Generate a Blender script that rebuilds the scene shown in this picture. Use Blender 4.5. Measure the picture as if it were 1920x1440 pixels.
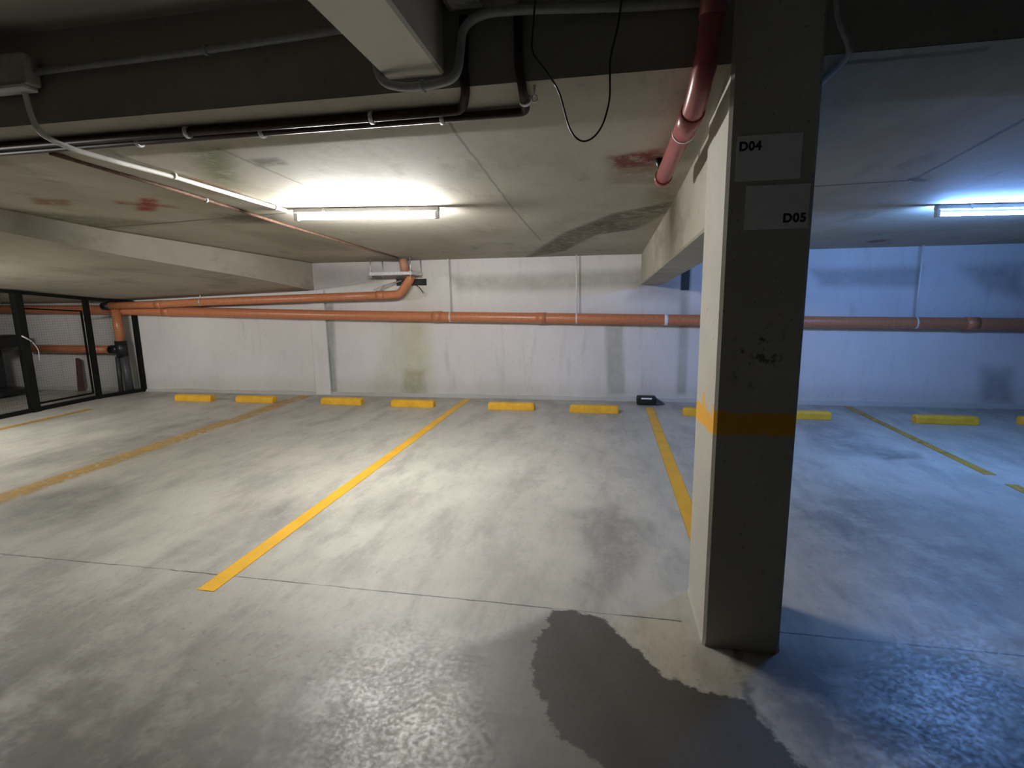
import bpy, bmesh, math, random
import numpy as np
from mathutils import Matrix, Vector, noise as mnoise
random.seed(7)
C = bpy.context.scene.collection
for o in list(bpy.data.objects): bpy.data.objects.remove(o)
sc = bpy.context.scene

# ---------------------------------------------------------------- camera
cam = bpy.data.cameras.new('camera'); camo = bpy.data.objects.new('camera', cam); C.objects.link(camo)
cam.sensor_width = 36; cam.sensor_fit = 'HORIZONTAL'; cam.lens = 36*984/1920; cam.clip_start = .02
RW = Matrix([[0.984313,0.175795,-0.014991],[-0.014811,0.167002,0.985845],[0.175810,-0.970158,0.166985]])
camo.matrix_world = Matrix.Translation((0, 0, 1.5)) @ RW.transposed().to_4x4()
sc.camera = camo

# ---------------------------------------------------------------- light: the two tubes (built below), faint ambient
LAMP_W = 60.0        # strength of the neutral tube
LAMP_B = 41.0        # strength of the cool tube
w = bpy.data.worlds.new('world'); sc.world = w; w.use_nodes = True
w.node_tree.nodes['Background'].inputs[0].default_value = (.5, .5, .5, 1)
w.node_tree.nodes['Background'].inputs[1].default_value = 0.0
sc.view_settings.view_transform = 'Standard'; sc.view_settings.look = 'None'
sc.view_settings.exposure = 0.0; sc.view_settings.gamma = 1; sc.view_settings.use_curve_mapping = False

# ---------------------------------------------------------------- materials
class NT:
    def __init__(s, name):
        s.m = bpy.data.materials.new(name); s.m.use_nodes = True; s.t = s.m.node_tree; s.n = s.t.nodes
        s.b = s.n['Principled BSDF']; s._p = None
    def lk(s, a, b): s.t.links.new(a, b)
    def put(s, sock, v):
        if hasattr(v, 'is_output') or isinstance(v, bpy.types.NodeSocket): s.lk(v, sock)
        else: sock.default_value = v
    def pos(s):
        if s._p is None: s._p = s.n.new('ShaderNodeNewGeometry').outputs['Position']
        return s._p
    def math(s, op, a, b=0., c=None, clamp=False):
        n = s.n.new('ShaderNodeMath'); n.operation = op; n.use_clamp = clamp
        s.put(n.inputs[0], a); s.put(n.inputs[1], b)
        if c is not None: s.put(n.inputs[2], c)
        return n.outputs[0]
    def vmath(s, op, a, b=(0, 0, 0)):
        n = s.n.new('ShaderNodeVectorMath'); n.operation = op; s.put(n.inputs[0], a)
        if op == 'SCALE': s.put(n.inputs['Scale'], b)
        else: s.put(n.inputs[1], b)
        return n.outputs['Value'] if op in ('LENGTH', 'DOT_PRODUCT', 'DISTANCE') else n.outputs['Vector']
    def noise(s, scale, detail=4, rough=.55, vec=None, stretch=None, color=False, rot=0):
        n = s.n.new('ShaderNodeTexNoise'); n.inputs['Scale'].default_value = scale
        n.inputs['Detail'].default_value = detail; n.inputs['Roughness'].default_value = rough
        v = vec or s.pos()
        if stretch:
            mp = s.n.new('ShaderNodeMapping'); mp.inputs['Scale'].default_value = stretch
            mp.inputs['Rotation'].default_value = (0, 0, rot); s.lk(v, mp.inputs[0]); v = mp.outputs[0]
        s.lk(v, n.inputs['Vector'])
        return n.outputs['Color'] if color else n.outputs[0]
    def ramp(s, v, a, b, lo=0., hi=1.):
        n = s.n.new('ShaderNodeMapRange'); n.interpolation_type = 'SMOOTHSTEP'
        s.put(n.inputs[0], v); n.inputs[1].default_value = a; n.inputs[2].default_value = b
        n.inputs[3].default_value = lo; n.inputs[4].default_value = hi
        return n.outputs[0]
    def mix(s, f, a, b, mode='MIX'):
        n = s.n.new('ShaderNodeMix'); n.data_type = 'RGBA'; n.blend_type = mode
        s.put(n.inputs[0], f); s.put(n.inputs[6], a); s.put(n.inputs[7], b)
        return n.outputs[2]
    def attr(s, name):
        n = s.n.new('ShaderNodeAttribute'); n.attribute_name = name
        return n
    def seg(s, a, b, width, soft, vec=None):     # mask that is 1 on the line from a to b
        P = vec or s.pos(); ba = Vector(b)-Vector(a)
        pa = s.vmath('SUBTRACT', P, tuple(a))
        h = s.math('MULTIPLY', s.vmath('DOT_PRODUCT', pa, tuple(ba)), 1/ba.length_squared, clamp=True)
        d = s.vmath('LENGTH', s.vmath('SUBTRACT', pa, s.vmath('SCALE', tuple(ba), h)))
        return s.ramp(d, width, width+soft, 1., 0.)
    def out(s, col, rough=.6, bump=None, bstr=.3, bdist=.01, **kw):
        s.put(s.b.inputs['Base Color'], col); s.put(s.b.inputs['Roughness'], rough)
        for k, v in kw.items(): s.put(s.b.inputs[k.replace('_', ' ')], v)
        if bump is not None:
            n = s.n.new('ShaderNodeBump'); n.inputs['Strength'].default_value = bstr; n.inputs['Distance'].default_value = bdist
            s.lk(bump, n.inputs['Height']); s.lk(n.outputs[0], s.b.inputs['Normal'])
        return s.m
def c4(r, g, b): return (r, g, b, 1)
def scl(c, k): return (c[0]*k, c[1]*k, c[2]*k, 1)

def plain(name, col, rough=.5, var=.12, metallic=0., bump=.1, nscale=30):
    t = NT(name); nz = t.noise(nscale, 3)
    f = t.ramp(nz, .3, .7)
    return t.out(t.mix(f, scl(col, 1-var), scl(col, 1+var)), rough, bump=nz, bstr=bump, bdist=.002, Metallic=metallic)

def concrete(name, base, dark, extra=None, rough=.75, stretch=(1, 1, 1), spec=.4, bstr=.25):
    t = NT(name)
    big = t.noise(.9, 5, .6, stretch=stretch); mid = t.noise(5, 6, .65, stretch=stretch); fine = t.noise(60, 4, .6)
    col = t.mix(t.ramp(big, .3, .72), c4(*dark), c4(*base))
    col = t.mix(t.ramp(mid, .32, .68, 0., .35), col, scl(dark, 1.0))
    col = t.mix(t.ramp(fine, .3, .7, 0., .12), col, scl(dark, .8))
    pit = t.ramp(t.noise(28, 2, .4), .70, .76, 0., .3)
    col = t.mix(pit, col, scl(dark, .5))
    if extra: col = extra(t, col)
    t.out(col, rough, bump=t.math('ADD', mid, t.math('MULTIPLY', fine, .25)), bstr=bstr, bdist=.006)
    t.b.inputs['Specular IOR Level'].default_value = spec
    return t

CB = (.50, .475, .42); CD = (.40, .375, .32)

def floor_extra(t, col):
    tint = t.attr('tint').outputs['Color']
    # tyre streaks and worn patches that run along the bays
    st = t.ramp(t.noise(2.2, 6, .68, stretch=(1.7, .55, 1), rot=.45), .44, .68, 0., .55)
    col = t.mix(st, col, c4(.24, .23, .205))
    mot = t.ramp(t.noise(13, 5, .7, stretch=(1.2, .7, 1), rot=.5), .52, .72, 0., .34)
    col = t.mix(mot, col, c4(.26, .245, .22))
    sm = t.ramp(t.noise(1.3, 6, .72, stretch=(1.5, .7, 1), rot=.5), .50, .64, 0., .42)
    col = t.mix(sm, col, c4(.27, .265, .25))
    wob = t.noise(3.5, 4, .7); wob2 = t.noise(22, 5, .7)
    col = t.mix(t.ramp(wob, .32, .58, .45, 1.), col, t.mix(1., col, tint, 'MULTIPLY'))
    blt = t.ramp(t.noise(17, 5, .75), .56, .66, 0., .38)
    spn = t.n.new('ShaderNodeSeparateXYZ'); t.lk(t.pos(), spn.inputs[0])
    col = t.mix(t.math('MULTIPLY', blt, t.ramp(spn.outputs['Y'], 2.6, 1.7)), col, c4(.13, .125, .115))
    # the joint across the floor and hairline cracks
    warp = t.vmath('ADD', t.pos(), t.vmath('SCALE', t.vmath('SUBTRACT', t.noise(9, 4, .6, color=True), (.5, .5, .5)), .02))
    warp2 = t.vmath('ADD', t.pos(), t.vmath('SCALE', t.vmath('SUBTRACT', t.noise(5, 4, .6, color=True), (.5, .5, .5)), .16))
    gap = t.ramp(t.noise(2.5, 2), .34, .5, .35, .9)
    for a, b in (((-8, 2.40, 0), (-2.54, 2.362, 0)), ((-2.54, 2.362, 0), (.36, 2.312, 0)), ((.75, 2.294, 0), (6, 2.25, 0))):
        col = t.mix(t.math('MULTIPLY', t.seg(a, b, .0015 if a[0] < .5 else .003, .005, warp), gap), col, c4(.035, .035, .035))
    for a, b in (((-1.25, 2.36, 0), (-1.22, 2.62, 0)), ((-1.9, 1.75, 0), (-1.75, 1.95, 0)), ((.552, 2.02, 0), (.56, 1.5, 0)), ((-1.45, 1.62, 0), (-1.35, 1.8, 0))):
        col = t.mix(t.math('MULTIPLY', t.seg(a, b, .0005, .004, warp2), .6), col, c4(.08, .08, .075))
    col = t.mix(t.math('MULTIPLY', t.seg((.552, 2.14, 0), (.555, 1.7, 0), .006, .03, warp2), .75), col, c4(.07, .066, .062))
    # damp area and soaked area below the pillar
    damp = t.math('ADD', t.attr('damp').outputs['Fac'], t.math('MULTIPLY', t.math('SUBTRACT', wob2, .5), .07))
    col = t.mix(t.ramp(damp, -.05, .05, .68, 0.), col, c4(.085, .087, .082))
    wet = t.math('ADD', t.attr('wet').outputs['Fac'], t.math('MULTIPLY', t.math('SUBTRACT', t.noise(24, 6, .75), .5), .075))
    wet = t.math('ADD', wet, t.math('MULTIPLY', t.math('SUBTRACT', t.noise(9, 3, .6), .5), .10))
    wm = t.ramp(wet, -.012, .006, 1., 0.)
    col = t.mix(t.math('MULTIPLY', wm, .94), col, t.mix(wob, c4(.022, .019, .015), c4(.045, .039, .032)))
    rg = t.ramp(t.math('ADD', t.math('MULTIPLY', t.noise(45, 6, .75), .7), t.math('MULTIPLY', wob, .3)), .38, .62, .36, .60)
    rg = t.math('ADD', rg, t.math('MULTIPLY', wm, .10))
    t.rg = rg
    return col
tf = concrete('floor concrete', (.55, .535, .465), (.42, .405, .355), floor_extra, .5, spec=.5, bstr=.05)
tf.put(tf.b.inputs['Roughness'], tf.rg)
[n for n in tf.n if n.type == 'BUMP'][0].inputs['Distance'].default_value = .0015
M_floor = tf.m

def wall_extra(t, col):
    wob = t.noise(7, 5, .65)
    col = t.mix(t.ramp(wob, .25, .6, .7, 1.), col, t.mix(1., col, t.attr('tint').outputs['Color'], 'MULTIPLY'))
    drip = t.ramp(t.noise(3, 5, .6, stretch=(2.4, 1, .35)), .55, .78, 0., .30)
    col = t.mix(drip, col, c4(.30, .29, .25))
    return col
M_wall = concrete('painted concrete wall', (.72, .695, .69), (.62, .60, .59), wall_extra, .7, stretch=(1, 1, .7), bstr=.15).m

def ceil_extra(t, col):
    wob = t.noise(11, 6, .75)
    col = t.mix(t.ramp(wob, .36, .52, .45, 1.), col, t.mix(1., col, t.attr('tint').outputs['Color'], 'MULTIPLY'))
    warp = t.vmath('MULTIPLY', t.vmath('ADD', t.pos(), t.vmath('SCALE', t.vmath('SUBTRACT', t.noise(6, 4, .6, color=True), (.5, .5, .5)), .022)), (1, 1, 0))
    for a, b, wd, k in (((-.69, 2.3, 0), (-.71, 5.8, 0), .001, .6), ((-4.35, 4.05, 0), (-2.45, 3.83, 0), .010, .85),
                     ((1.2, 3.78, 0), (1.82, 3.737, 0), .008, .85), ((1.82, 3.737, 0), (1.76, 2.7, 0), .006, .7), ((1.80, 3.70, 0), (1.88, 3.76, 0), .02, .9),
                     ((-1.9, 2.45, 0), (-1.84, 3.4, 0), .003, .6), ((1.25, 2.2, 0), (.8, 2.21, 0), .004, .7)):
        col = t.mix(t.math('MULTIPLY', t.seg(a, b, wd, .012, warp), k), col, c4(.10, .095, .085))
    blot = t.ramp(t.noise(1.5, 6, .7, stretch=(1, .7, 1)), .50, .66, 0., .50)
    col = t.mix(blot, col, c4(.30, .275, .19))
    gr = t.ramp(t.noise(2.6, 5, .7, stretch=(1.4, .6, 1), rot=.3), .57, .70, 0., .45)
    col = t.mix(gr, col, c4(.22, .215, .15))
    # grain left by the formwork boards
    grain = t.ramp(t.noise(6, 5, .6, stretch=(3.5, .35, 1)), .55, .8, 0., .25)
    col = t.mix(grain, col, c4(.25, .23, .18))
    return col
M_ceil = concrete('raw concrete ceiling', (.50, .475, .40), (.38, .35, .285), ceil_extra, .8, stretch=(1, .6, 1), bstr=.3).m
def beam_extra(t, col):
    s_ = t.ramp(t.noise(2.2, 6, .65, stretch=(.6, .6, 1.6)), .50, .70, 0., .55)
    b_ = t.ramp(t.noise(1.1, 5, .6), .45, .7, 0., .4)
    col = t.mix(b_, col, c4(.33, .31, .235))
    return t.mix(s_, col, c4(.21, .20, .15))
M_beam = concrete('raw concrete beam', (.50, .465, .385), (.39, .36, .295), beam_extra, .8, bstr=.3).m

M_dark = concrete('shade-toned aisle concrete', (.36, .35, .31), (.27, .26, .225), None, .85, bstr=.3).m  # dimness of the aisle is put into this darker base colour
def pillar_extra(t, col):
    # yellow band: ragged upper edge, slanting lower edge on the bay side
    sp = t.n.new('ShaderNodeSeparateXYZ'); t.lk(t.pos(), sp.inputs[0])
    y, z, x = sp.outputs['Y'], sp.outputs['Z'], sp.outputs['X']
    n1 = t.noise(9, 3, .5); n2 = t.noise(40, 4, .6)
    top = t.math('ADD', 1.0, t.math('MULTIPLY', t.ramp(t.noise(11, 1, .5, stretch=(1, 1, .05)), .48, .62), .07))
    top = t.math('SUBTRACT', top, t.math('MULTIPLY', t.ramp(y, 2.2, 2.16), t.math('MULTIPLY', t.ramp(t.noise(11, 1, .5, stretch=(1, 1, .05)), .48, .62), .07)))
    top = t.math('ADD', top, t.math('MULTIPLY', t.ramp(y, 2.2, 2.16), .03))
    top = t.math('ADD', top, t.math('MULTIPLY', t.math('SUBTRACT', n1, .5), .05))
    m1 = t.ramp(t.math('SUBTRACT', top, z), -.004, .010)
    bot = t.math('ADD', .93, t.math('MULTIPLY', t.math('SUBTRACT', n1, .5), .04))
    bot = t.math('SUBTRACT', bot, t.math('MULTIPLY', t.math('SUBTRACT', y, 2.2), .08))
    m2 = t.ramp(t.math('SUBTRACT', z, bot), -.006, .012)
    m = t.math('MULTIPLY', t.math('MULTIPLY', m1, m2), t.ramp(n2, .25, .45, .75, 1.))
    scuff = t.ramp(t.noise(14, 4, .7), .53, .60, 0., .75)
    inband = t.math('MULTIPLY', t.ramp(z, 1.1, 1.2), t.ramp(z, 1.42, 1.32))
    inx = t.math('MULTIPLY', t.ramp(x, .47, .52), t.ramp(x, .70, .64))
    col = t.mix(t.math('MULTIPLY', scuff, t.math('MULTIPLY', inband, inx)), col, c4(.06, .055, .05))
    col = t.mix(t.math('MULTIPLY', t.ramp(t.noise(50, 2), .68, .74), .5), col, c4(.1, .09, .08))
    return t.mix(m, col, c4(.78, .38, .02))
M_pillar = concrete('painted concrete pillar', (.56, .54, .475), (.45, .43, .37), pillar_extra, .7, bstr=.2).m

M_orange = plain('orange pvc', (.50, .185, .085), .35, .10)
M_orange_dusty = plain('dusty orange pvc', (.52, .27, .17), .5, .15)
M_red = plain('dark red pvc', (.30, .075, .07), .32, .12)
M_brown = plain('brown painted tube', (.045, .026, .025), .42, .2)
M_rust = plain('rusty brown tube', (.20, .12, .085), .6, .25)
M_white = plain('white conduit', (.72, .70, .66), .4, .05)
M_grey = plain('grey conduit', (.33, .34, .35), .4, .08)
M_black = plain('black painted steel', (.006, .007, .006), .6, .2)
M_blackpl = plain('black plastic', (.012, .012, .014), .4, .2)
M_darkgrey = plain('dark grey plastic', (.06, .065, .07), .45, .3)
M_galv = plain('galvanized steel', (.70, .70, .72), .42, .2, metallic=.15, nscale=60)
M_steel = plain('bright steel', (.75, .75, .75), .3, .1, metallic=.8)
M_paper = plain('laminated white paper', (.86, .86, .88), .35, .02)
M_ink = plain('black ink', (.012, .012, .014), .5, .05)
M_label = plain('white label', (.8, .8, .82), .4, .02)
M_brownwood = plain('brown wood', (.10, .05, .04), .7, .3)
M_fabric = plain('dark fabric', (.02, .02, .025), .85, .3)
M_mortar = concrete('mortar fillet', (.50, .49, .47), (.40, .39, .36), None, .8).m
M_gap = plain('dark filled wall joint', (.05, .055, .055), .8, .3)
M_body = plain('white lamp body', (.7, .7, .7), .4, .05)
M_box = plain('beige plastic box', (.42, .38, .35), .5, .08)

def paint(name, wear, col=(.80, .44, .03), amax=1., soft=0.):
    t = NT(name)
    nz = t.noise(16, 6, .75); n2 = t.noise(3.5, 4, .6)
    c = t.mix(t.ramp(n2, .3, .7), scl(col, .86), c4(*col))
    c = t.mix(t.ramp(t.noise(70, 3), .66, .74, 0., .6), c, c4(.15, .12, .07))
    sp = t.n.new('ShaderNodeTexCoord')
    e = t.n.new('ShaderNodeSeparateXYZ'); t.lk(sp.outputs['Generated'], e.inputs[0])
    d = t.math('ABSOLUTE', t.math('SUBTRACT', e.outputs['X'], .5))
    v = t.math('ADD', t.math('MULTIPLY', nz, .55), t.math('MULTIPLY', n2, .45))
    edge = t.ramp(t.math('ADD', d, t.math('MULTIPLY', t.math('SUBTRACT', t.noise(60, 3), .5), .10)), .42-soft, .47 if wear < .3 else .5, 1., 0.)
    a = t.math('MULTIPLY', edge, t.ramp(v, wear-.09, wear+.09) if wear > .2 else 1.)
    t.out(c, .5); t.put(t.b.inputs['Alpha'], t.math('MULTIPLY', a, amax))
    return t.m
def yellow_block():
    t = NT('yellow painted concrete'); nz = t.noise(8, 5, .7); n2 = t.noise(30, 4, .7)
    c = t.mix(t.ramp(nz, .3, .7), c4(.68, .36, .02), c4(.84, .47, .03))
    c = t.mix(t.ramp(n2, .62, .72, 0., .7), c, c4(.40, .30, .16))
    return t.out(c, .55, bump=n2, bstr=.3, bdist=.003)
M_yellow = yellow_block()

def emit(name, col, k):
    t = NT(name); t.put(t.b.inputs['Base Color'], c4(.8, .8, .8))
    t.put(t.b.inputs['Emission Color'], c4(*col)); t.put(t.b.inputs['Emission Strength'], k)
    return t.m

for m_, k_ in ((M_brown, .12), (M_black, .15), (M_rust, .3)): m_.node_tree.nodes['Principled BSDF'].inputs['Specular IOR Level'].default_value = k_
M_beamlight = concrete('bounce-brightened overhead beam', (.74, .71, .62), (.62, .59, .51), None, .8, bstr=.2).m  # beam colour lightened in place of light bounced up from the floor

# ---------------------------------------------------------------- helpers
def obj(name, bm, mat, parent=None, smooth=False):
    me = bpy.data.meshes.new(name); bm.normal_update(); bm.to_mesh(me); bm.free()
    if smooth:
        for p in me.polygons: p.use_smooth = True
    me.materials.append(mat)
    o = bpy.data.objects.new(name, me); C.objects.link(o)
    if parent: o.parent = parent
    return o
def tag(o, label=None, cat=None, group=None, kind=None):
    if label: o['label'] = label
    if cat: o['category'] = cat
    if group: o['group'] = group
    if kind: o['kind'] = kind
    return o
def thing(name, label, cat, loc=(0, 0, 0), group=None, rz=0):
    o = bpy.data.objects.new(name, None); C.objects.link(o); o.location = loc; o.rotation_euler = (0, 0, rz)
    o.empty_display_size = .1
    return tag(o, label, cat, group)
def box(bm, lo, hi, bev=0., seg=1):
    r = bmesh.ops.create_cube(bm, size=1)
    vs = r['verts']
    for v in vs: v.co = Vector([lo[i]+(v.co[i]+.5)*(hi[i]-lo[i]) for i in range(3)])
    if bev:
        es = list({e for v in vs for e in v.link_edges})
        bmesh.ops.bevel(bm, geom=es, offset=bev, segments=seg, affect='EDGES', profile=.5)
    return bm
def bx(lo, hi, bev=0., seg=1): return box(bmesh.new(), lo, hi, bev, seg)
def smooth_path(pts, r=.05, n=6):         # round the corners of a polyline
    P = [Vector(p) for p in pts]; out = [P[0]]
    for i in range(1, len(P)-1):
        a, b, c = P[i-1], P[i], P[i+1]
        d1 = min(r, (a-b).length*.49); d2 = min(r, (c-b).length*.49)
        s = b+(a-b).normalized()*d1; e = b+(c-b).normalized()*d2
        for k in range(n+1):
            t = k/n; out.append((1-t)**2*s+2*t*(1-t)*b+t*t*e)
    out.append(P[-1]); return out
def tube(bm, pts, r, seg=14, cap=True):
    P = [Vector(p) for p in pts]; rs = r if isinstance(r, (list, tuple)) else [r]*len(P)
    t0 = (P[1]-P[0]).normalized()
    up = Vector((0, 0, 1)) if abs(t0.z) < .9 else Vector((1, 0, 0))
    n = t0.cross(up).normalized(); rings = []
    for i, p in enumerate(P):
        t = (P[min(i+1, len(P)-1)]-P[max(i-1, 0)]).normalized()
        n = (n-t*n.dot(t)).normalized(); b = t.cross(n)
        rings.append([bm.verts.new(p+(n*math.cos(a)+b*math.sin(a))*rs[i]) for a in [2*math.pi*k/seg for k in range(seg)]])
    for i in range(len(rings)-1):
        for k in range(seg):
            f = bm.faces.new((rings[i][k], rings[i][(k+1) % seg], rings[i+1][(k+1) % seg], rings[i+1][k])); f.smooth = True
    if cap:
        bm.faces.new(rings[0][::-1]); bm.faces.new(rings[-1])
    return bm
def tb(pts, r, seg=14): return tube(bmesh.new(), pts, r, seg)
def prism(pts, axis_vec):                  # extrude a polygon (list of 3D points) by a vector
    bm = bmesh.new(); a = [bm.verts.new(p) for p in pts]; b = [bm.verts.new(Vector(p)+Vector(axis_vec)) for p in pts]
    n = len(pts); bm.faces.new(a[::-1]); bm.faces.new(b)
    for i in range(n): bm.faces.new((a[i], a[(i+1) % n], b[(i+1) % n], b[i]))
    bmesh.ops.recalc_face_normals(bm, faces=bm.faces); return bm
def copy_tree(o, parent=None):
    c = o.copy(); C.objects.link(c)
    if parent: c.parent = parent
    for ch in list(o.children): copy_tree(ch, c)
    return c
def sdf(X, Y, poly):                       # signed distance to a polygon, negative inside
    d = np.full(X.shape, 1e9); inside = np.zeros(X.shape, bool); n = len(poly)
    for i in range(n):
        ax, ay = poly[i]; bx_, by = poly[(i+1) % n]
        ex, ey = bx_-ax, by-ay; L = ex*ex+ey*ey+1e-12
        h = np.clip(((X-ax)*ex+(Y-ay)*ey)/L, 0, 1)
        d = np.minimum(d, (X-ax-ex*h)**2+(Y-ay-ey*h)**2)
        cnd = ((ay > Y) != (by > Y)) & (X < (bx_-ax)*(Y-ay)/((by-ay) if by != ay else 1e-12)+ax)
        inside ^= cnd
    d = np.sqrt(d); return np.where(inside, -d, d)
def grid_mesh(name, us, vs, fn, mat, flip=False):
    U, V = np.meshgrid(us, vs, indexing='ij'); co = fn(U, V).reshape(-1, 3)
    nu, nv = len(us), len(vs); me = bpy.data.meshes.new(name)
    i = np.arange((nu-1)*(nv-1)); a = (i//(nv-1))*nv+(i % (nv-1))
    q = np.stack([a, a+nv, a+nv+1, a+1], 1)
    if flip: q = q[:, ::-1]
    me.vertices.add(len(co)); me.vertices.foreach_set('co', co.astype(np.float32).ravel())
    me.loops.add(q.size); me.loops.foreach_set('vertex_index', q.ravel().astype(np.int32))
    me.polygons.add(len(q)); me.polygons.foreach_set('loop_start', (np.arange(len(q))*4).astype(np.int32))
    me.polygons.foreach_set('loop_total', np.full(len(q), 4, np.int32))
    me.update(calc_edges=True); me.materials.append(mat)
    o = bpy.data.objects.new(name, me); C.objects.link(o)
    return o, U, V
def set_tint(o, U, V, stains_and_shade):
    T = np.ones(U.shape+(3,))
    for poly, col, soft in stains_and_shade:
        m = np.clip(.5-sdf(U, V, poly)/soft, 0, 1); m = m*m*(3-2*m)
        T *= 1-m[..., None]*(1-np.array(col))
    a = o.data.attributes.new('tint', 'FLOAT_COLOR', 'POINT')
    a.data.foreach_set('color', np.concatenate([T, np.ones(U.shape+(1,))], -1).astype(np.float32).ravel())
def lin(*parts):
    return np.concatenate([np.arange(a, b, s) for a, b, s in parts[:-1]]+[np.arange(parts[-1][0], parts[-1][1]+1e-6, parts[-1][2])])

CP = [(2.165, 2.31), (2.27, 2.275), (2.45, 2.235), (4.1, 2.13), (7.475, 2.02), (7.6, 2.016)]
def cz(Y): return float(np.interp(Y, [p[0] for p in CP], [p[1] for p in CP]))

# ---------------------------------------------------------------- structure
FX, FY = lin((-14, -11, .5), (-11, 6, .04), (6, 10.5, .5)), lin((-9, .6, .4), (.6, 7.6, .04))
o, U, V = grid_mesh('floor', FX, FY, lambda u, v: np.stack([u, v, 0*u], -1), M_floor)
tag(o, kind='structure')
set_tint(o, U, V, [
 ([(-4.56,3.06),(-4.31,3.26),(-4.11,3.53),(-3.77,3.46),(-3.55,3.15),(-3.62,2.77),(-3.83,2.54)], (.66,.68,.68), .22),
 ([(-2.56,2.88),(-2.58,3.34),(-2.22,3.34),(-1.94,3.14),(-1.97,2.81),(-2.19,2.57),(-2.41,2.41),(-2.61,2.51)], (.74,.74,.76), .2),
 ([(-1.80,3.26),(-1.64,3.75),(-1.39,3.67),(-1.38,3.31),(-1.55,3.07)], (.82,.82,.83), .2),
 ([(-.26,3.47),(.07,3.67),(.33,3.30),(.24,2.93),(.08,2.56),(-.12,2.30),(-.19,2.47),(-.06,2.76),(-.14,3.08)], (.70,.70,.71), .2),
 ([(-4.66,4.04),(-4.69,4.90),(-4.55,5.66),(-5.04,5.90),(-5.58,4.57),(-5.44,3.70)], (.74,.74,.74), .3),
 ([(2.17,6.44),(2.64,6.63),(2.64,5.60),(2.75,5.25),(2.39,5.04),(1.99,5.15)], (.62,.62,.66), .25),
 ([(2.47,5.22),(2.89,5.36),(2.81,5.10),(2.47,5.02)], (.5,.5,.5), .08),
 ([(1.43,4.01),(1.95,3.98),(1.82,3.37),(1.39,3.04),(1.21,3.35)], (.72,.72,.74), .3),
 ([(1.82,3.37),(2.20,3.29),(2.18,2.99),(1.79,2.40),(1.65,2.57),(1.64,2.91)], (.7,.7,.7), .2),
 ([(-11,6.9),(-11,7.6),(6,7.6),(6,6.9)], (.80,.80,.78), .3),
 ([(-14,-9.5),(-14,2.0),(-3.2,2.0),(-1.6,1.7),(-.6,1.65),(.4,1.6),(1.,1.8),(1.6,2.1),(11,2.1),(11,-9.5)], (.27,.265,.25), 1.6),  # aisle floor: light falloff towards the camera painted as a darker tint
 ([(-3.3,.2),(-2.7,1.5),(-1.5,1.1),(-1.2,.2)], (.85,.85,.83), .5),
 ([(1.1,2.5),(1.2,3.6),(1.9,4.3),(2.6,3.9),(2.5,2.5)], (.66,.66,.66), .9),
 ([(.62,2.12),(.9,2.2),(1.2,2.05),(1.3,1.75),(1.25,1.2),(.95,1.3),(.75,1.6),(.56,1.95)], (.28,.28,.28), .35),  # cast shadow beside the pillar painted darker here, over damp floor
 ([(.14,2.28),(.39,2.34),(.41,2.17),(.45,2.14),(.55,1.98),(.54,1.89),(.48,1.85),(.25,1.91),(.16,2.11)], (1.0,.93,.84), .05),
])
wetp = [(-.23,2.315),(-.27,2.13),(-.29,2.01),(-.29,1.92),(-.25,1.78),(-.20,1.69),(-.14,1.57),(-.07,1.54),(0,1.49),(.20,1.33),(.45,1.18),(.74,1.22),(.72,1.45),(.60,1.68),(.55,1.79),(.53,1.84),(.50,1.86),(.35,1.89),(.23,1.95),(.16,2.07),(.08,2.17),(0,2.30)]
dampp = [(-.63,1.90),(-.59,1.99),(-.42,2.09),(-.29,2.23),(-.24,2.30),(-.1,2.1),(.2,1.5),(.04,1.1),(-.41,1.0),(-.47,1.40),(-.49,1.62),(-.54,1.74),(-.63,1.85)]
for nm, pl in (('wet', wetp), ('damp', dampp)):
    a = o.data.attributes.new(nm, 'FLOAT', 'POINT'); a.data.foreach_set('value', sdf(U, V, pl).astype(np.float32).ravel())

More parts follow.
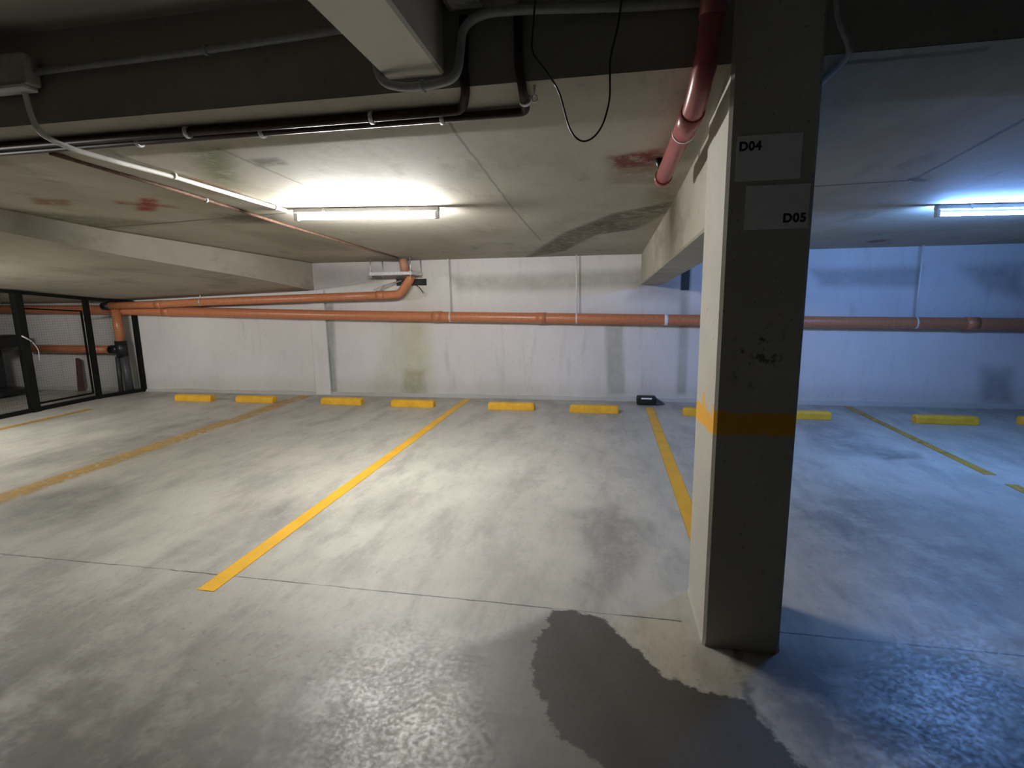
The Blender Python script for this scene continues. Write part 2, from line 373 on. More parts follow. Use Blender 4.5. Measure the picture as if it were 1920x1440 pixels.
# back wall with stains (front face at y = 7.475), thickness behind
WX, WZ = lin((-14, -11, .5), (-11, 6, .04), (6, 10.5, .5)), lin((0, 2.68, .04))
def wallf(u, v):
    y = 7.475+0*u
    return np.stack([u, y, v], -1)
o, U, V = grid_mesh('wall_back', WX, WZ, wallf, M_wall); tag(o, kind='structure')
set_tint(o, U, V, [
 ([(-3.17,1.16),(-2.62,1.16),(-2.59,-.01),(-3.63,-.03),(-3.37,.51)], (.84,.84,.72), .4),
 ([(-2.95,1.9),(-2.66,1.9),(-2.60,.3),(-3.0,.3)], (.93,.93,.83), .2),
 ([(-3.00,.40),(-2.70,.40),(-2.72,-.1),(-3.10,-.1)], (.74,.72,.62), .12),
 ([(-2.27,1.79),(-.95,1.79),(.50,1.83),(.44,1.60),(-1.03,1.55),(-2.12,1.58)], (.64,.65,.61), .14),
 ([(-.02,1.06),(.22,1.06),(.27,.09),(.03,.08)], (.64,.65,.60), .06),
 ([(.975,2.02),(1.085,2.02),(1.085,1.53),(.975,1.53)], (.12,.12,.12), .03),
 ([(.97,1.53),(1.08,1.53),(1.10,.10),(.97,.10)], (.66,.66,.60), .05),
 ([(-4.23,1.41),(-4.10,1.41),(-4.14,-.01),(-4.28,-.02)], (.48,.52,.49), .05),
 ([(-4.36,1.97),(-3.25,1.94),(-3.26,1.63),(-4.38,1.73)], (.70,.72,.70), .2),
 ([(2.57,1.77),(3.86,1.77),(3.83,1.53),(2.72,1.56)], (.60,.60,.60), .12),
 ([(4.27,1.76),(4.95,1.78),(5.00,1.36),(4.58,1.50)], (.56,.56,.56), .2),
 ([(4.64,.51),(4.99,.51),(5.05,.04),(4.70,.06)], (.56,.56,.56), .2),
 ([(.43,1.80),(.96,1.70),(.97,1.40),(.30,1.43)], (.66,.66,.66), .25),
 ([(-14,-.2),(-14,.22),(10,.22),(10,-.2)], (.86,.86,.82), .25),
])
def struct(name, bm, m, parent=None):
    o = obj(name, bm, m, parent)
    if m is M_wall:
        a = o.data.attributes.new('tint', 'FLOAT_COLOR', 'POINT'); a.data.foreach_set('color', [1.]*4*len(o.data.vertices))
    if not parent: o['kind'] = 'structure'
    return o
struct('wall_front', bx((-14, -9.2, 0), (10.5, -9, 2.69)), M_dark)
struct('wall_left', bx((-14.2, -9.2, 0), (-14, 7.6, 2.69)), M_dark)
struct('wall_right', bx((10.5, -9.2, 0), (10.7, 7.6, 2.69)), M_dark)

# ceiling over the bays, then up the dark face to the higher ceiling of the aisle
CX, CY = lin((-14, -5, .5), (-5, 6, .04), (6, 10.5, .5)), lin((2.165, 7.6, .04))
cys, czs = [p[0] for p in CP], [p[1] for p in CP]
o, U, V = grid_mesh('ceiling', CX, CY, lambda u, v: np.stack([u, v, np.interp(v, cys, czs)], -1), M_ceil, flip=True)
tag(o, kind='structure')
set_tint(o, U, V, [
 ([(-2.04,2.44),(-1.83,2.44),(-2.19,2.99),(-2.52,3.32),(-2.32,2.85)], (.32,.36,.18), .2),
 ([(-1.86,2.62),(-1.70,2.64),(-1.71,2.74),(-1.90,2.76)], (.28,.27,.23), .06),
 ([(-3.13,3.22),(-3.03,3.26),(-3.36,3.58),(-3.48,3.54)], (.70,.12,.08), .06),
 ([(-3.36,3.25),(-3.07,3.46),(-3.12,3.53),(-3.43,3.33)], (.75,.38,.25), .07),
 ([(-3.83,3.07),(-3.64,3.17),(-3.82,3.32),(-4.01,3.23)], (.62,.42,.24), .08),
 ([(.0,2.94),(.24,2.86),(.31,3.05),(.29,3.12),(.04,3.16)], (.50,.11,.08), .06),
 ([(.05,3.1),(.27,3.07),(.26,3.26),(.07,3.27)], (.80,.62,.55), .06),
 ([(-.01,2.91),(.29,2.92),(.32,3.53),(.00,3.47)], (.74,.72,.68), .07),
 ([(.3,3.5),(.44,3.3),(.46,4.2),(.25,4.0)], (.74,.72,.62), .12),
 ([(-1.22,7.73),(-.41,5.25),(.04,4.36),(.44,4.02),(.45,4.46),(.25,5.24),(-.11,5.50),(-.53,6.81)], (.34,.325,.28), .07),
 ([(-.15,4.85),(.02,4.75),(.06,4.9),(-.15,5.0)], (.75,.4,.32), .08),
 ([(-2.45,2.82),(-2.35,2.96),(-2.32,3.21),(-2.58,3.23)], (.80,.45,.28), .12),
 ([(-2.99,3.73),(-2.53,3.86),(-2.70,4.18),(-3.25,4.04)], (.36,.35,.31), .2),
 ([(-4.4,3.3),(-3.9,3.7),(-3.6,4.0),(-4.4,4.1)], (.52,.52,.44), .25),
 ([(-4.5,2.3),(-4.36,2.3),(-4.33,4.1),(-4.3,7.5),(-4.5,7.5)], (.42,.42,.36), .10),
 ([(2.89,6.75),(3.04,6.61),(3.15,6.82),(3.01,6.97)], (.6,.3,.3), .08),
 ([(-3.31,4.38),(-2.94,4.80),(-2.95,6.17),(-3.68,5.98)], (.80,.78,.74), .3),
 ([(-2.6,6.9),(-2.6,7.6),(-4.3,7.6),(-4.3,6.6)], (.78,.78,.76), .3),
])
bm = bx((-14, -9.2, 2.69), (10.5, 2.45, 2.85)); struct('ceiling', bm, M_dark).name = 'ceiling_aisle'
bm = prism([(-14, 2.165, 2.312), (-14, 2.165, 2.69), (-14, 7.6, 2.69), (-14, 7.6, 2.05), (-14, 4.1, 2.16), (-14, 2.3, 2.33)], (24.5, 0, 0))
struct('trim_1', bm, M_dark)        # downstand between the aisle and the bays

# ramp soffit on the left: wide, low, rising towards the aisle
RZ = [(2.16, 2.13), (3.27, 2.018), (4.34, 1.905), (6.13, 1.758), (7.475, 1.612)]
def rz(Y, X):
    z = np.interp(Y, [p[0] for p in RZ], [p[1] for p in RZ])
    return z-.11*np.clip((-4.4-X)/3.4, 0, 1.2)
bm = bmesh.new(); ys = [2.16, 2.7, 3.27, 3.8, 4.34, 5.2, 6.13, 6.8, 7.475]; xs = [-4.4, -5.5, -6.6, -7.8, -8.5, -13.9]
g = [[bm.verts.new((x, y, float(rz(y, x)))) for y in ys] for x in xs]
top = [[bm.verts.new((x, y, 2.4)) for y in ys] for x in (xs[0], xs[-1])]
for i in range(len(xs)-1):
    for j in range(len(ys)-1): bm.faces.new((g[i][j], g[i][j+1], g[i+1][j+1], g[i+1][j]))
for j in range(len(ys)-1):
    bm.faces.new((g[0][j], top[0][j], top[0][j+1], g[0][j+1])); bm.faces.new((g[-1][j], g[-1][j+1], top[1][j+1], top[1][j]))
bm.faces.new([v for v in [top[0][0]]+[g[i][0] for i in range(len(xs))]+[top[1][0]]])
bm.faces.new([v for v in [top[0][-1]]+[g[i][-1] for i in range(len(xs))]+[top[1][-1]]])
for j in range(len(ys)-1): bm.faces.new((top[0][j], top[1][j], top[1][j+1], top[0][j+1]))
bmesh.ops.recalc_face_normals(bm, faces=bm.faces)
struct('trim_2', bm, M_beam)

# beam from the pillar to the back wall
def beam_bm(x0, x1, y0, y1, zb0, zb1, zt):
    bm = bmesh.new()
    c = .01
    prof = lambda z: [(x0, zt), (x0, z+c), (x0+c, z), (x1-c, z), (x1, z+c), (x1, zt)]
    a = [bm.verts.new((p[0], y0, p[1])) for p in prof(zb0)]; b = [bm.verts.new((p[0], y1, p[1])) for p in prof(zb1)]
    n = 6; bm.faces.new(a[::-1]); bm.faces.new(b)
    for i in range(n): bm.faces.new((a[i], a[(i+1) % n], b[(i+1) % n], b[i]))
    bmesh.ops.recalc_face_normals(bm, faces=bm.faces); return bm
struct('trim_3', beam_bm(.45, .74, 2.45, 7.475, 1.80, 1.615, 2.4), M_beam)
struct('trim_4', beam_bm(5.55, 5.85, 2.3, 7.475, 1.80, 1.615, 2.4), M_beam)
# beam crossing the aisle overhead
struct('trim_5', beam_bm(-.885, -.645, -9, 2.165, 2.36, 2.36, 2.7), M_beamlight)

# wall pilaster
bm = bx((-4.48, 7.44, 0), (-4.23, 7.475, 1.62), .004); struct('trim_6', bm, M_wall)
struct('trim_7', bx((.978, 7.468, 1.53), (1.082, 7.475, 2.03), .001), M_gap)
# mortar fillet at the foot of the back wall
bm = bmesh.new(); rows = []
for i in range(241):
    x = -13.9+i*.1; k = .6+.8*(mnoise.noise(Vector((x*1.7, 0, 0)))*.5+.5)
    rows.append([bm.verts.new((x, 7.475-.05*k, 0)), bm.verts.new((x, 7.475-.03*k, .018*k)), bm.verts.new((x, 7.475, .05*k)), bm.verts.new((x, 7.475, 0))])
for a, b in zip(rows, rows[1:]):
    for k in range(4): bm.faces.new((a[k], a[(k+1) % 4], b[(k+1) % 4], b[k]))
bmesh.ops.recalc_face_normals(bm, faces=bm.faces)
struct('baseboard_back', bm, M_mortar)

# pillar
bm = bmesh.new(); c = .012; x0, x1, y0, y1 = .428, .735, 2.15, 2.58
def ringp(z, g=0.):
    a, b, c_, d = x0+g, x1-g, y0+g, y1-g
    return [bm.verts.new(p) for p in ((a+c, c_, z), (b-c, c_, z), (b, c_+c, z), (b, d-c, z), (b-c, d, z), (a+c, d, z), (a, d-c, z), (a, c_+c, z))]
zs = [0, .03]+[.2*i for i in range(1, 14)]+[2.69]
R_ = [ringp(z, -.004 if z == 0 else 0) for z in zs]
for a, b in zip(R_, R_[1:]):
    for k in range(8): bm.faces.new((a[k], a[(k+1) % 8], b[(k+1) % 8], b[k]))
bm.faces.new(R_[0][::-1]); bm.faces.new(R_[-1])
pil = obj('pillar', bm, M_pillar); tag(pil, 'square concrete pillar with yellow band and two parking signs, right of centre', 'pillar')

# ---------------------------------------------------------------- signs on the pillar
def text_mesh(s, h, off):
    cu = bpy.data.curves.new('t', 'FONT'); cu.body = s; cu.size = h/.72; cu.offset = off; cu.extrude = .0006; cu.space_character = 1.12
    to = bpy.data.objects.new('t', cu); C.objects.link(to)
    bpy.context.view_layer.update()
    me = bpy.data.meshes.new_from_object(to.evaluated_get(bpy.context.evaluated_depsgraph_get()))
    bpy.data.objects.remove(to); return me
def sign(text, label, x0, x1, z0, z1, tx, tz, tw, h, tilt):
    t = thing('parking_sign', label, 'sign', ((x0+x1)/2, 2.149, (z0+z1)/2))
    t.rotation_euler = (0, tilt, 0)
    w_, h_ = (x1-x0)/2, (z1-z0)/2
    obj('sheet', bx((-w_, -.003, -h_), (w_, -.0005, h_), .0006), M_paper, t)
    me = text_mesh(text, h, .0022)
    co = np.array([v.co[:] for v in me.vertices]); mn, mx = co.min(0), co.max(0)
    s = tw/(mx[0]-mn[0])
    for v in me.vertices:
        x, y, z = v.co; v.co = (tx-(x0+x1)/2+(x-mn[0])*s, -.0034-z*.5, tz-(z0+z1)/2+(y-mn[1])*h/(mx[1]-mn[1]))
    me.materials.clear(); me.materials.append(M_ink)
    o = bpy.data.objects.new('lettering', me); C.objects.link(o); o.parent = t
    return t
sign('D04', 'white sheet reading D04 taped on the pillar, the upper of the two signs', .458, .680, 1.900, 2.057, .467, 2.004, .076, .034, 0.)
sign('D05', 'white sheet reading D05 taped on the pillar below the D04 sheet', .498, .718, 1.726, 1.882, .632, 1.747, .078, .034, 0.)

# ---------------------------------------------------------------- ceiling lamps
def lamp(label, a, b, col, k):
    a, b = Vector(a), Vector(b); d = b-a; L = d.length; mid = (a+b)/2
    t = thing('ceiling_lamp', label, 'lamp', mid, 'fluorescent tubes on the ceiling'); t.rotation_euler = (0, -math.atan2(d.z, math.hypot(d.x, d.y)), math.atan2(d.y, d.x))
    obj('lamp_body', bx((-L/2-.02, -.022, .032), (L/2+.02, .022, .066), .004), M_body, t)
    for s in (-1, 1):
        obj('lamp_holder', bx((s*L/2-.012 if s > 0 else -L/2-.018, -.017, -.02), (s*L/2+.018 if s > 0 else -L/2+.012, .017, .036), .003), M_body, t)
        obj('mounting_clip', bx((s*L*.3-.01, -.026, .028), (s*L*.3+.01, .026, .069), .002), M_galv, t)
    obj('tube', tb([(-L/2+.012, 0, 0), (L/2-.012, 0, 0)], .0135, 12), emit('tube glow', col, k), t)
    return t
lamp('glowing white fluorescent tube on the ceiling left of the pillar', (-2.27, 3.70, cz(3.7)-.068), (-1.235, 3.83, cz(3.83)-.068), (1, .98, .95), LAMP_W*12)
lamp('glowing bluish fluorescent tube on the ceiling right of the pillar', (2.42, 4.57, cz(4.57)-.068), (3.50, 4.68, cz(4.68)-.068), (.19, .41, 1.), LAMP_B*12)

lamp('white fluorescent tube under the ramp soffit near the mesh fence', (-7.3, 3.35, 1.80), (-6.2, 3.40, 1.84), (1, .98, .95), LAMP_W*10)

# ---------------------------------------------------------------- orange drain pipes on the wall
def ring(x, y, z, r, w_=.012, ax=(1, 0, 0)):
    a = Vector(ax).normalized(); p = Vector((x, y, z))
    return tb([p-a*w_/2, p+a*w_/2], r, 20)
def on(path, x):
    for a, b in zip(path, path[1:]):
        if a[0] <= x <= b[0]:
            k = (x-a[0])/(b[0]-a[0]); return tuple(a[i]+k*(b[i]-a[i]) for i in range(3))
main = [(-13.9, 7.36, 1.43), (-8.3, 7.36, 1.366), (-4.06, 7.36, 1.243), (.72, 7.36, 1.143), (2.55, 7.36, 1.104), (10.4, 7.36, .97)]
t = thing('drain_pipe', 'long orange drain pipe running the full width of the back wall', 'pipe', (-4, 7.36, 1.243))
def rel(o, t):
    for v in o.data.vertices: v.co -= t.location
    return o
rel(obj('pipe_run', tb(main, .073, 24), M_orange, t), t)
for x in (-6.9, -2.42, -.9, 1.6, 4.4):
    p = on(main, x); rel(obj('pipe_socket', tb([(p[0]-.07, p[1], p[2]), (p[0]+.07, p[1], p[2])], .079, 24), M_orange, t), t)
p = on(main, .785); rel(tag(obj('tape_band', tb([(p[0]-.022, p[1], p[2]), (p[0]+.022, p[1], p[2])], .0755, 24), M_label, t), 'white tape around the pipe'), t)
for x, lz in ((-2.22, 2.04), (-.41, 2.04), (3.79, 2.04), (1.28, 1.3)):
    p = on(main, x)
    h = obj('pipe_clamp', ring(*p, .0765, .02), M_galv, t); rel(h, t)
    r_ = obj('hanger_rod', tb([(p[0], p[1]+.0, p[2]+.07), (p[0]-.008, p[1]+.0, cz(7.36)+.004 if lz > 1.5 else p[2]+.14)], .009, 8), M_white, h); rel(r_, t)

up = [(-7.85, 7.24, 1.425), (-6.92, 7.24, 1.440), (-6.18, 7.24, 1.466), (-4.52, 7.24, 1.500), (-3.10, 7.24, 1.528)]
t = thing('drain_pipe', 'shorter orange drain pipe from the ceiling bracket to a black end cap at the fence', 'pipe', (-3.1, 7.24, 1.528))
bend = smooth_path(up[-2:]+[(-2.93, 7.24, 1.535), (-2.74, 7.24, 1.77), (-2.80, 7.24, 1.86)], .07)
rel(obj('pipe_run', tb(up, .058, 20), M_orange, t), t)
rel(obj('elbow', tb(bend[1:], .060, 20), M_orange, t), t)
rel(obj('riser', tb([(-2.83, 7.24, 1.85), (-2.86, 7.24, 2.03)], .06, 20), M_orange_dusty, t), t)
tag(t.children[-1], 'dusty pale riser stub')
rel(tag(obj('end_cap', tb([(-7.97, 7.24, 1.423), (-7.84, 7.24, 1.425)], .063, 20), M_blackpl, t), 'black end cap'), t)
for x in (-6.92, -3.22):
    p = on(up, x); rel(obj('pipe_socket', tb([(p[0]-.06, p[1], p[2]), (p[0]+.06, p[1], p[2])], .064, 20), M_orange, t), t)
p = on(up, -6.18); h = rel(obj('pipe_clamp', ring(*p, .062, .022), M_steel, t), t)
rel(obj('hanger_rod', tb([(p[0], p[1], p[2]+.05), (p[0], p[1], float(rz(7.24, -6.18))+.01)], .007, 8), M_steel, h), t)

# galvanised bracket under the ceiling
t = thing('pipe_bracket', 'galvanized square tray hanging on four rods around the drain riser near the ceiling', 'bracket', (-2.98, 7.2, 1.82))
X0, X1, Y0, Y1, Z = -3.26, -2.64, 6.98, 7.42, 1.82
for lo, hi in (((X0, Y0, Z-.022), (X1, Y0+.03, Z+.022)), ((X0, Y1-.03, Z-.022), (X1, Y1, Z+.022)), ((X0, Y0+.03, Z-.022), (X0+.03, Y1-.03, Z+.022)), ((X1-.03, Y0+.03, Z-.022), (X1, Y1-.03, Z+.022))):
    rel(obj('rail', bx(lo, hi, .003), M_galv, t), t)
rel(obj('plate', bx((X0+.06, Y0+.05, Z-.012), (-2.88, Y1-.04, Z+.0), .002), M_galv, t), t)
for x in (X0+.02, X1-.02):
    for y in (Y0+.015, Y1-.015):
        rd = rel(obj('rod', tb([(x, y, Z-.05), (x, y, cz(y)+.004)], .008, 8), M_steel, t), t)
        rel(obj('nut', tb([(x, y, Z+.022), (x, y, Z+.036)], .018, 6), M_steel, rd), t)
t = thing('dark_patch', 'dark rectangular patch on the wall behind the orange elbow', 'patch', (-2.86, 7.46, 1.68))
rel(obj('black_plate', bx((-3.06, 7.455, 1.66), (-2.60, 7.476, 1.755), .002), M_blackpl, t), t)  # flat black plate on the wall face, nothing is cut into the wall
o = tb(smooth_path([(-2.95, 7.38, 1.73), (-3.15, 7.2, 1.66), (-3.27, 7.12, 1.60)], .05), .011, 8)
tube(o, [(-3.15, 7.2, 1.66), (-3.17, 7.12, 1.595)], .009, 8)
tag(obj('loose_cable', o, M_box), 'pale loose cable end with a fork, left of the orange elbow', 'cable')
o = tb(smooth_path([(-2.70, 7.3, 1.66), (-2.62, 7.24, 1.62), (-2.56, 7.2, 1.55)], .05), .006, 8)
tag(obj('loose_cable', o, M_blackpl), 'thin black cable end poking out right of the orange elbow', 'cable')

# stack behind the fence
t = thing('drain_stack', 'vertical orange drain with black tee and grey lower legs behind the mesh fence', 'pipe', (-7.78, 7.3, 0))
sx, sy = -7.78, 7.28
rel(obj('upper_pipe', tb([(sx, sy, .78), (sx, sy, 1.37)], .068, 20), M_orange, t), t)
te = tube(tb([(sx, sy, .60), (sx, sy, .86)], .085, 20), [(sx-.02, sy, .72), (sx-.20, sy, .72)], .075, 20)
rel(tag(obj('tee', te, M_blackpl, t), 'black tee fitting'), t)
rel(tag(obj('lower_pipe', tb([(sx+.05, sy, 0), (sx+.03, sy, .62)], .062, 18), M_darkgrey, t), 'grey lower pipe'), t)
rel(tag(obj('lower_pipe', tb([(sx-.12, sy, 0), (sx-.10, sy, .60)], .035, 18), M_darkgrey, t), 'thin dark lower pipe'), t)
rel(obj('branch_pipe', tb([(-9.62, sy, .735), (sx-.18, sy, .72)], .065, 20), M_orange, t), t)

# ---------------------------------------------------------------- mesh fence
t = thing('mesh_fence', 'black steel mesh fence with gate under the low ramp at the left', 'fence', (-7.8, 5.85, 0))
def ftop(x, y): return float(rz(y, x))-.03
def fbar(n, a, b, w_, parent=t, m=M_black):
    a, b = Vector(a), Vector(b); d = (b-a).normalized(); u = Vector((0, 0, 1)) if abs(d.z) < .9 else Vector((0, 1, 0))
    s_ = d.cross(u).normalized()*w_/2; v = d.cross(s_).normalized()*w_/2
    bm = bmesh.new(); q = []
    for p in (a, b): q.append([bm.verts.new(p+s_+v), bm.verts.new(p+s_-v), bm.verts.new(p-s_-v), bm.verts.new(p-s_+v)])
    for k in range(4): bm.faces.new((q[0][k], q[0][(k+1) % 4], q[1][(k+1) % 4], q[1][k]))
    bm.faces.new(q[0][::-1]); bm.faces.new(q[1]); bmesh.ops.recalc_face_normals(bm, faces=bm.faces)
    return rel(obj(n, bm, m, parent), t)
FP = [(-7.80, 4.3), (-7.80, 5.85), (-7.80, 6.80), (-7.62, 7.44)]
for (x, y), wd in zip(FP, (.06, .095, .06, .06)):
    fbar('post', (x, y, 0), (x, y, ftop(x, y)), wd)
for (a, b) in zip(FP, FP[1:]):
    fbar('top_rail', (a[0], a[1], ftop(*a)), (b[0], b[1], ftop(*b)), .045)
    fbar('bottom_rail', (a[0], a[1], .03), (b[0], b[1], .03), .05)
    n = max(2, int((Vector(b)-Vector(a)).length/.035)); bm = bmesh.new()
    for i in range(1, n):
        k = i/n; x = a[0]+k*(b[0]-a[0]); y = a[1]+k*(b[1]-a[1]); tube(bm, [(x, y, .03), (x, y, ftop(x, y))], .0008, 3, False)
    for j in range(1, 44):
        z = j*.035
        if z < min(ftop(*a), ftop(*b)): tube(bm, [(a[0], a[1], z), (b[0], b[1], z)], .0008, 3, False)
    rel(obj('mesh_panel', bm, M_black, t), t)
gt = fbar('gate_frame', (-7.83, 5.93, .10), (-7.83, 6.74, .10), .025)
for a, b in (((-7.83, 5.93, 1.42), (-7.83, 6.74, 1.36)), ((-7.83, 5.93, .10), (-7.83, 5.93, 1.42)), ((-7.83, 6.74, .10), (-7.83, 6.74, 1.36))):
    fbar('gate_bar', a, b, .02, gt)
l = rel(tag(obj('latch', tb(smooth_path([(-7.72, 5.78, 1.06), (-7.72, 5.88, .99), (-7.72, 5.89, .97)], .02), .011, 8), M_steel, t), 'bright steel latch'), t)
rel(obj('chain', tb(smooth_path([(-7.73, 5.90, .98), (-7.73, 5.97, .86), (-7.73, 5.96, .70)], .05), .004, 6), M_galv, t), t)
# things behind the fence
t = thing('storage_cart', 'black cart with thick top standing behind the mesh fence at the far left', 'cart', (-9.95, 6.85, 0))
obj('top', bx((-.62, -.35, .78), (.50, .3, .98), .05, 3), M_blackpl, t)
obj('body', bx((-.62, -.28, .10), (.02, .25, .78), .03, 2), M_fabric, t)
obj('base', bx((-.62, -.3, .04), (.60, .25, .11), .015, 2), M_blackpl, t)
for x in (-.5, .5):
    for y in (-.22, .18): obj('wheel', tb([(x, y-.015, .03), (x, y+.015, .03)], .03, 14), M_blackpl, t)
bm = prism([(-.045, 0, 0), (.045, 0, 0), (.03, .04, .52), (-.04, .04, .56)], (0, .05, 0))
o = obj('plank', bm, M_brownwood); o.location = (-8.78, 7.33, 0); tag(o, 'short brown plank leaning on the wall behind the fence', 'plank')

# ---------------------------------------------------------------- wheel stops
def stop_mesh():
    bm = bmesh.new(); L = .31
    prof = [(-.065, 0), (-.06, .07), (-.04, .092), (.04, .092), (.06, .07), (.065, 0)]
    xs_ = [(-L, .90), (-L+.02, 1.), (L-.02, 1.), (L, .90)]
    R = [[bm.verts.new((x, p[0]*k, p[1]*k)) for p in prof] for x, k in xs_]
    for a, b in zip(R, R[1:]):
        for k in range(6): bm.faces.new((a[k], b[k], b[(k+1) % 6], a[(k+1) % 6]))
    bm.faces.new(R[0]); bm.faces.new(R[-1][::-1]); bmesh.ops.recalc_face_normals(bm, faces=bm.faces)
    bmesh.ops.bevel(bm, geom=list(bm.edges), offset=.005, segments=2, affect='EDGES')
    return bm
first = None
for x, y, lb in ((-6.10, 6.81, 'yellow wheel stop nearest the mesh fence, leftmost of the row'),
                 (-5.07, 6.81, 'yellow wheel stop second from the mesh fence, left of the pilaster'),
                 (-3.70, 6.81, 'yellow wheel stop just right of the pilaster, below the orange pipes'),
                 (-2.62, 6.76, 'yellow wheel stop below the ceiling bracket, left of the long yellow line'),
                 (-1.23, 6.73, 'yellow wheel stop just right of the long yellow line in the centre'),
                 (-.14, 6.67, 'yellow wheel stop left of the small black bag'),
                 (1.26, 6.645, 'yellow wheel stop mostly hidden behind the pillar, its left end showing'),
                 (2.30, 6.615, 'yellow wheel stop emerging on the right side of the pillar'),
                 (3.77, 6.53, 'yellow wheel stop under the bluish lamp with its left end facing the camera'),
                 (4.83, 6.56, 'yellow wheel stop cut by the right edge of the photo')):
    if first is None: o = first = obj('wheel_stop', stop_mesh(), M_yellow)
    else: o = first.copy(); C.objects.link(o)
    o.location = (x, y, 0); o.rotation_euler = (0, 0, random.uniform(-.02, .005)); tag(o, lb, 'wheel stop', 'yellow wheel stops along the back wall')

# ---------------------------------------------------------------- painted bay lines
def line(label, a, b, w_, mat):
    a, b = Vector(a), Vector(b); d = b-a; L = d.length
    bm = bx((-w_/2, 0, .0004), (w_/2, L, .0022))
    o = obj('parking_line', bm, mat); o.location = (a.x, a.y, 0); o.rotation_euler = (0, 0, math.atan2(-d.x, d.y))
    tag(o, label, 'parking line', 'painted bay lines'); return o
PM = paint('yellow line paint', .0); PMw = paint('worn yellow line paint', .47, (.72, .46, .13), .5, .3); PMm = paint('half worn yellow line paint', .42, (.58, .34, .05), .8, .1)
line('long bright yellow line in the centre, reaching closest to the camera', (-2.045, 2.20, 0), (-2.0, 7.36, 0), .115, PM)
line('yellow line running from the black bag to the pillar', (.575, 2.62, 0), (.575, 7.02, 0), .115, PM)
o = line('thin worn yellow line on the bluish floor right of the pillar', (3.085, 3.2, 0), (3.10, 7.36, 0), .10, PMm)
bm = bmesh.new(); box(bm, (-.05, 0, .0004), (.05, 1.28, .0022)); box(bm, (-.05, 1.5, .0004), (.05, 4.16, .0022)); bm.to_mesh(o.data); bm.free()
line('faded yellow line between the left bays, almost worn away', (-4.62, 2.2, 0), (-4.60, 7.36, 0), .34, PMw)
line('faint yellow line stub beside the mesh fence at the left edge', (-7.17, 4.6, 0), (-7.17, 6.1, 0), .12, PMm)

# ---------------------------------------------------------------- small black bag at the wall
t = thing('bag', 'small black bag with a white label lying at the foot of the wall', 'bag', (.56, 7.21, 0))
bm = box(bmesh.new(), (-.145, -.06, .004), (.115, .08, .125), .028, 4); obj('body', bm, M_blackpl, t)
for f in t.children[0].data.polygons: f.use_smooth = True
tag(obj('label_strip', bx((-.085, -.0630, .086), (.055, -.0585, .108), .001), M_label, t), 'white label strip')
bm = bmesh.new(); a = [bm.verts.new(p) for p in ((.10, -.05, .004), (.10, .07, .004), (.10, .06, .105), (.10, -.04, .105))]; b = bm.verts.new((.235, .02, .012)); b2 = bm.verts.new((.235, .05, .004))
bm.faces.new(a); bm.faces.new((a[0], b, b2, a[1])); bm.faces.new((a[1], b2, a[2])); bm.faces.new((a[2], b2, b)); bm.faces.new((a[2], b, a[3])); bm.faces.new((a[3], b, a[0]))
bmesh.ops.recalc_face_normals(bm, faces=bm.faces); tag(obj('flap', bm, M_darkgrey, t), 'dark grey tapering flap')

# ---------------------------------------------------------------- conduits and pipes on the ceiling
def run(name, label, cat, pts, r, mat, rad=.06, clips=(), clipmat=None, seg=14):
    t = thing(name, label, cat, pts[0])
    rel(obj('tube_run', tb(smooth_path(pts, rad), r, seg), mat, t), t)
    for (p, ax) in clips:
        a = Vector(ax).normalized(); P_ = Vector(p)
        rel(obj('clip', tb([P_-a*.008, P_+a*.008], r*1.45, 14), clipmat or mat, t), t)
    return t
run('conduit', 'white conduit running along the ceiling to the white lamp', 'conduit',
    [(-2.60, 2.13, 2.45), (-2.585, 2.13, 2.33), (-2.56, 2.14, 2.255), (-2.52, 2.24, 2.218), (-2.47, 2.42, 2.20), (-2.43, 2.75, 2.19), (-2.33, 3.66, 2.137)], .0122, M_white, .04,
    [((-2.43, 2.75, 2.195), (.1, 1, 0)), ((-2.34, 3.55, 2.144), (.1, 1, 0))])
t = thing('junction_box', 'square beige junction box on the dark beam at the top left', 'junction box', (-2.68, 2.15, 2.52))
obj('box_body', bx((-.22, -.07, -.07), (.16, 0, .06), .012, 2), M_box, t)
obj('cover', bx((-.22, -.075, -.088), (.14, -.005, -.070), .004), M_body, t)
run('conduit', 'grey conduit along the dark beam left of the overhead beam', 'conduit',
    [(-2.54, 2.13, 2.512), (-1.63, 2.13, 2.525), (-1.03, 2.13, 2.545), (-.90, 2.13, 2.548)], .014, M_grey, .05, [((-1.66, 2.13, 2.525), (1, 0, 0))])
run('conduit', 'thick grey conduit dipping under the overhead beam and running right', 'conduit',
    [(-.905, 2.106, 2.45), (-.895, 2.106, 2.335), (-.80, 2.106, 2.303), (-.66, 2.106, 2.305), (-.575, 2.106, 2.325), (-.56, 2.106, 2.42), (-.55, 2.106, 2.50), (-.47, 2.106, 2.537), (-.30, 2.106, 2.532), (.10, 2.145, 2.52), (.41, 2.145, 2.51)], .0165, M_grey, .06,
    [((-.715, 2.106, 2.304), (1, 0, 0))], seg=18)
run('ceiling_tube', 'dark brown tube across the ceiling bending up at its right end, rear of the pair', 'pipe',
    [(-4.35, 2.262, 2.258), (-.60, 2.262, 2.258), (-.56, 2.17, 2.30), (-.562, 2.147, 2.36), (-.555, 2.147, 2.55)], .0185, M_brown, .035,
    [((-1.9, 2.262, 2.258), (1, 0, 0)), ((-1.0, 2.262, 2.258), (1, 0, 0))], M_galv)
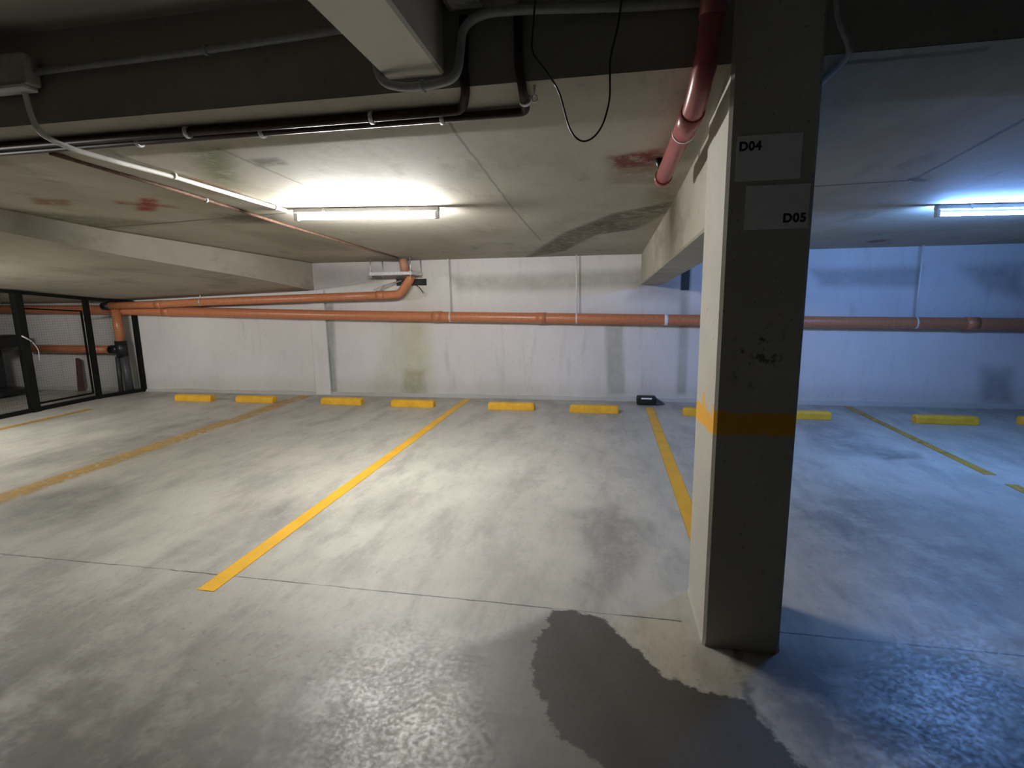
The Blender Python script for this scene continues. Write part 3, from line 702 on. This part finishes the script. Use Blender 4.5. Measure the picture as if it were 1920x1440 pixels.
run('ceiling_tube', 'dark brown tube across the ceiling, the longer of the pair, reaching the loose cable', 'pipe',
    [(-4.35, 2.302, 2.246), (-.34, 2.302, 2.246), (-.335, 2.17, 2.29), (-.345, 2.147, 2.36), (-.345, 2.147, 2.55)], .0175, M_brown, .03,
    [((-2.2, 2.302, 2.246), (1, 0, 0)), ((-1.55, 2.302, 2.246), (1, 0, 0)), ((-.7, 2.302, 2.246), (1, 0, 0)), ((-.335, 2.24, 2.27), (0, 1, -.3))], M_galv)
run('ceiling_tube', 'thin rusty tube along the ceiling from the brown pair to the drain bracket', 'pipe',
    [(-2.76, 2.34, 2.238), (-2.69, 3.08, 2.183), (-2.68, 4.14, 2.114), (-2.80, 6.1, 2.052), (-2.83, 7.0, 2.024)], .011, M_rust, .05,
    [((-2.69, 3.3, 2.168), (0, 1, 0))], M_galv)
# dark red pipe beside the pillar
t = thing('drain_pipe', 'dark red drain pipe coming down beside the pillar and along the ceiling', 'pipe', (.33, 2.09, 2.3))
rp = smooth_path([(.362, 2.08, 2.69), (.336, 2.08, 2.36), (.325, 2.10, 2.265), (.318, 2.23, 2.195), (.292, 3.12, 2.122)], .075, 8)
rel(obj('pipe_run', tb(rp, .041, 24), M_red, t), t)
rel(obj('pipe_socket', tb([(.3175, 2.27, 2.192), (.311, 2.47, 2.175)], .046, 24), M_red, t), t)
rel(tag(obj('seal_ring', tb([(.311, 2.468, 2.175), (.311, 2.480, 2.174)], .0485, 24), M_label, t), 'white seal ring'), t)
rel(obj('pipe_socket', tb([(.356, 2.08, 2.62), (.341, 2.08, 2.43)], .045, 24), M_red, t), t)
rel(obj('end_cap', tb([(.2925, 3.09, 2.124), (.292, 3.14, 2.120), (.292, 3.165, 2.118)], [.046, .046, .03], 24), M_red, t), t)
rel(tag(obj('branch', tb([(.285, 3.02, 2.13), (.25, 3.03, 2.21)], .022, 12), M_blackpl, t), 'black stub into the ceiling'), t)
# loose black cable loop
t = [(-.26, 2.06, 2.64), (-.275, 2.06, 2.46), (-.285, 2.06, 2.37), (-.23, 2.06, 2.30), (-.185, 2.06, 2.235), (-.165, 2.06, 2.17), (-.15, 2.06, 2.11), (-.125, 2.06, 2.065), (-.09, 2.06, 2.047), (-.05, 2.06, 2.065), (-.02, 2.06, 2.11), (.0, 2.06, 2.19), (-.003, 2.06, 2.32), (.025, 2.06, 2.43), (.05, 2.06, 2.64)]
tag(obj('hanging_cable', tb(smooth_path(t, .03, 4), .0034, 8), M_blackpl, smooth=True), 'thin black cable hanging in a loop from the dark beam', 'cable')
run('conduit', 'grey conduit bending at the right side of the pillar top', 'conduit',
    [(.715, 2.10, 2.69), (.745, 2.10, 2.40), (.80, 2.11, 2.30), (.80, 2.16, 2.285), (.76, 2.30, 2.252), (.745, 2.42, 2.232)], .011, M_grey, .04)
t = thing('eye_bolt', 'small steel eye bolt in the ceiling beside the brown tube end', 'bolt', (-.29, 2.19, 2.29))
obj('shank', tb([(0, 0, .02), (0, 0, -.025)], .005, 8), M_steel, t)
obj('eye', tb([(.012*math.cos(a), 0, -.035+.012*math.sin(a)) for a in [i*math.pi/6 for i in range(13)]], .0035, 6), M_steel, t)
t = thing('junction_box', 'pale box high on the dark beam right of the overhead beam', 'junction box', (-.50, 2.165, 2.60))
obj('box_body', bx((-.12, -.09, -.02), (.16, 0, .07), .008, 2), M_box, t)
obj('cover', bx((-.10, -.094, -.024), (.02, -.02, -.018), .002), M_galv, t)
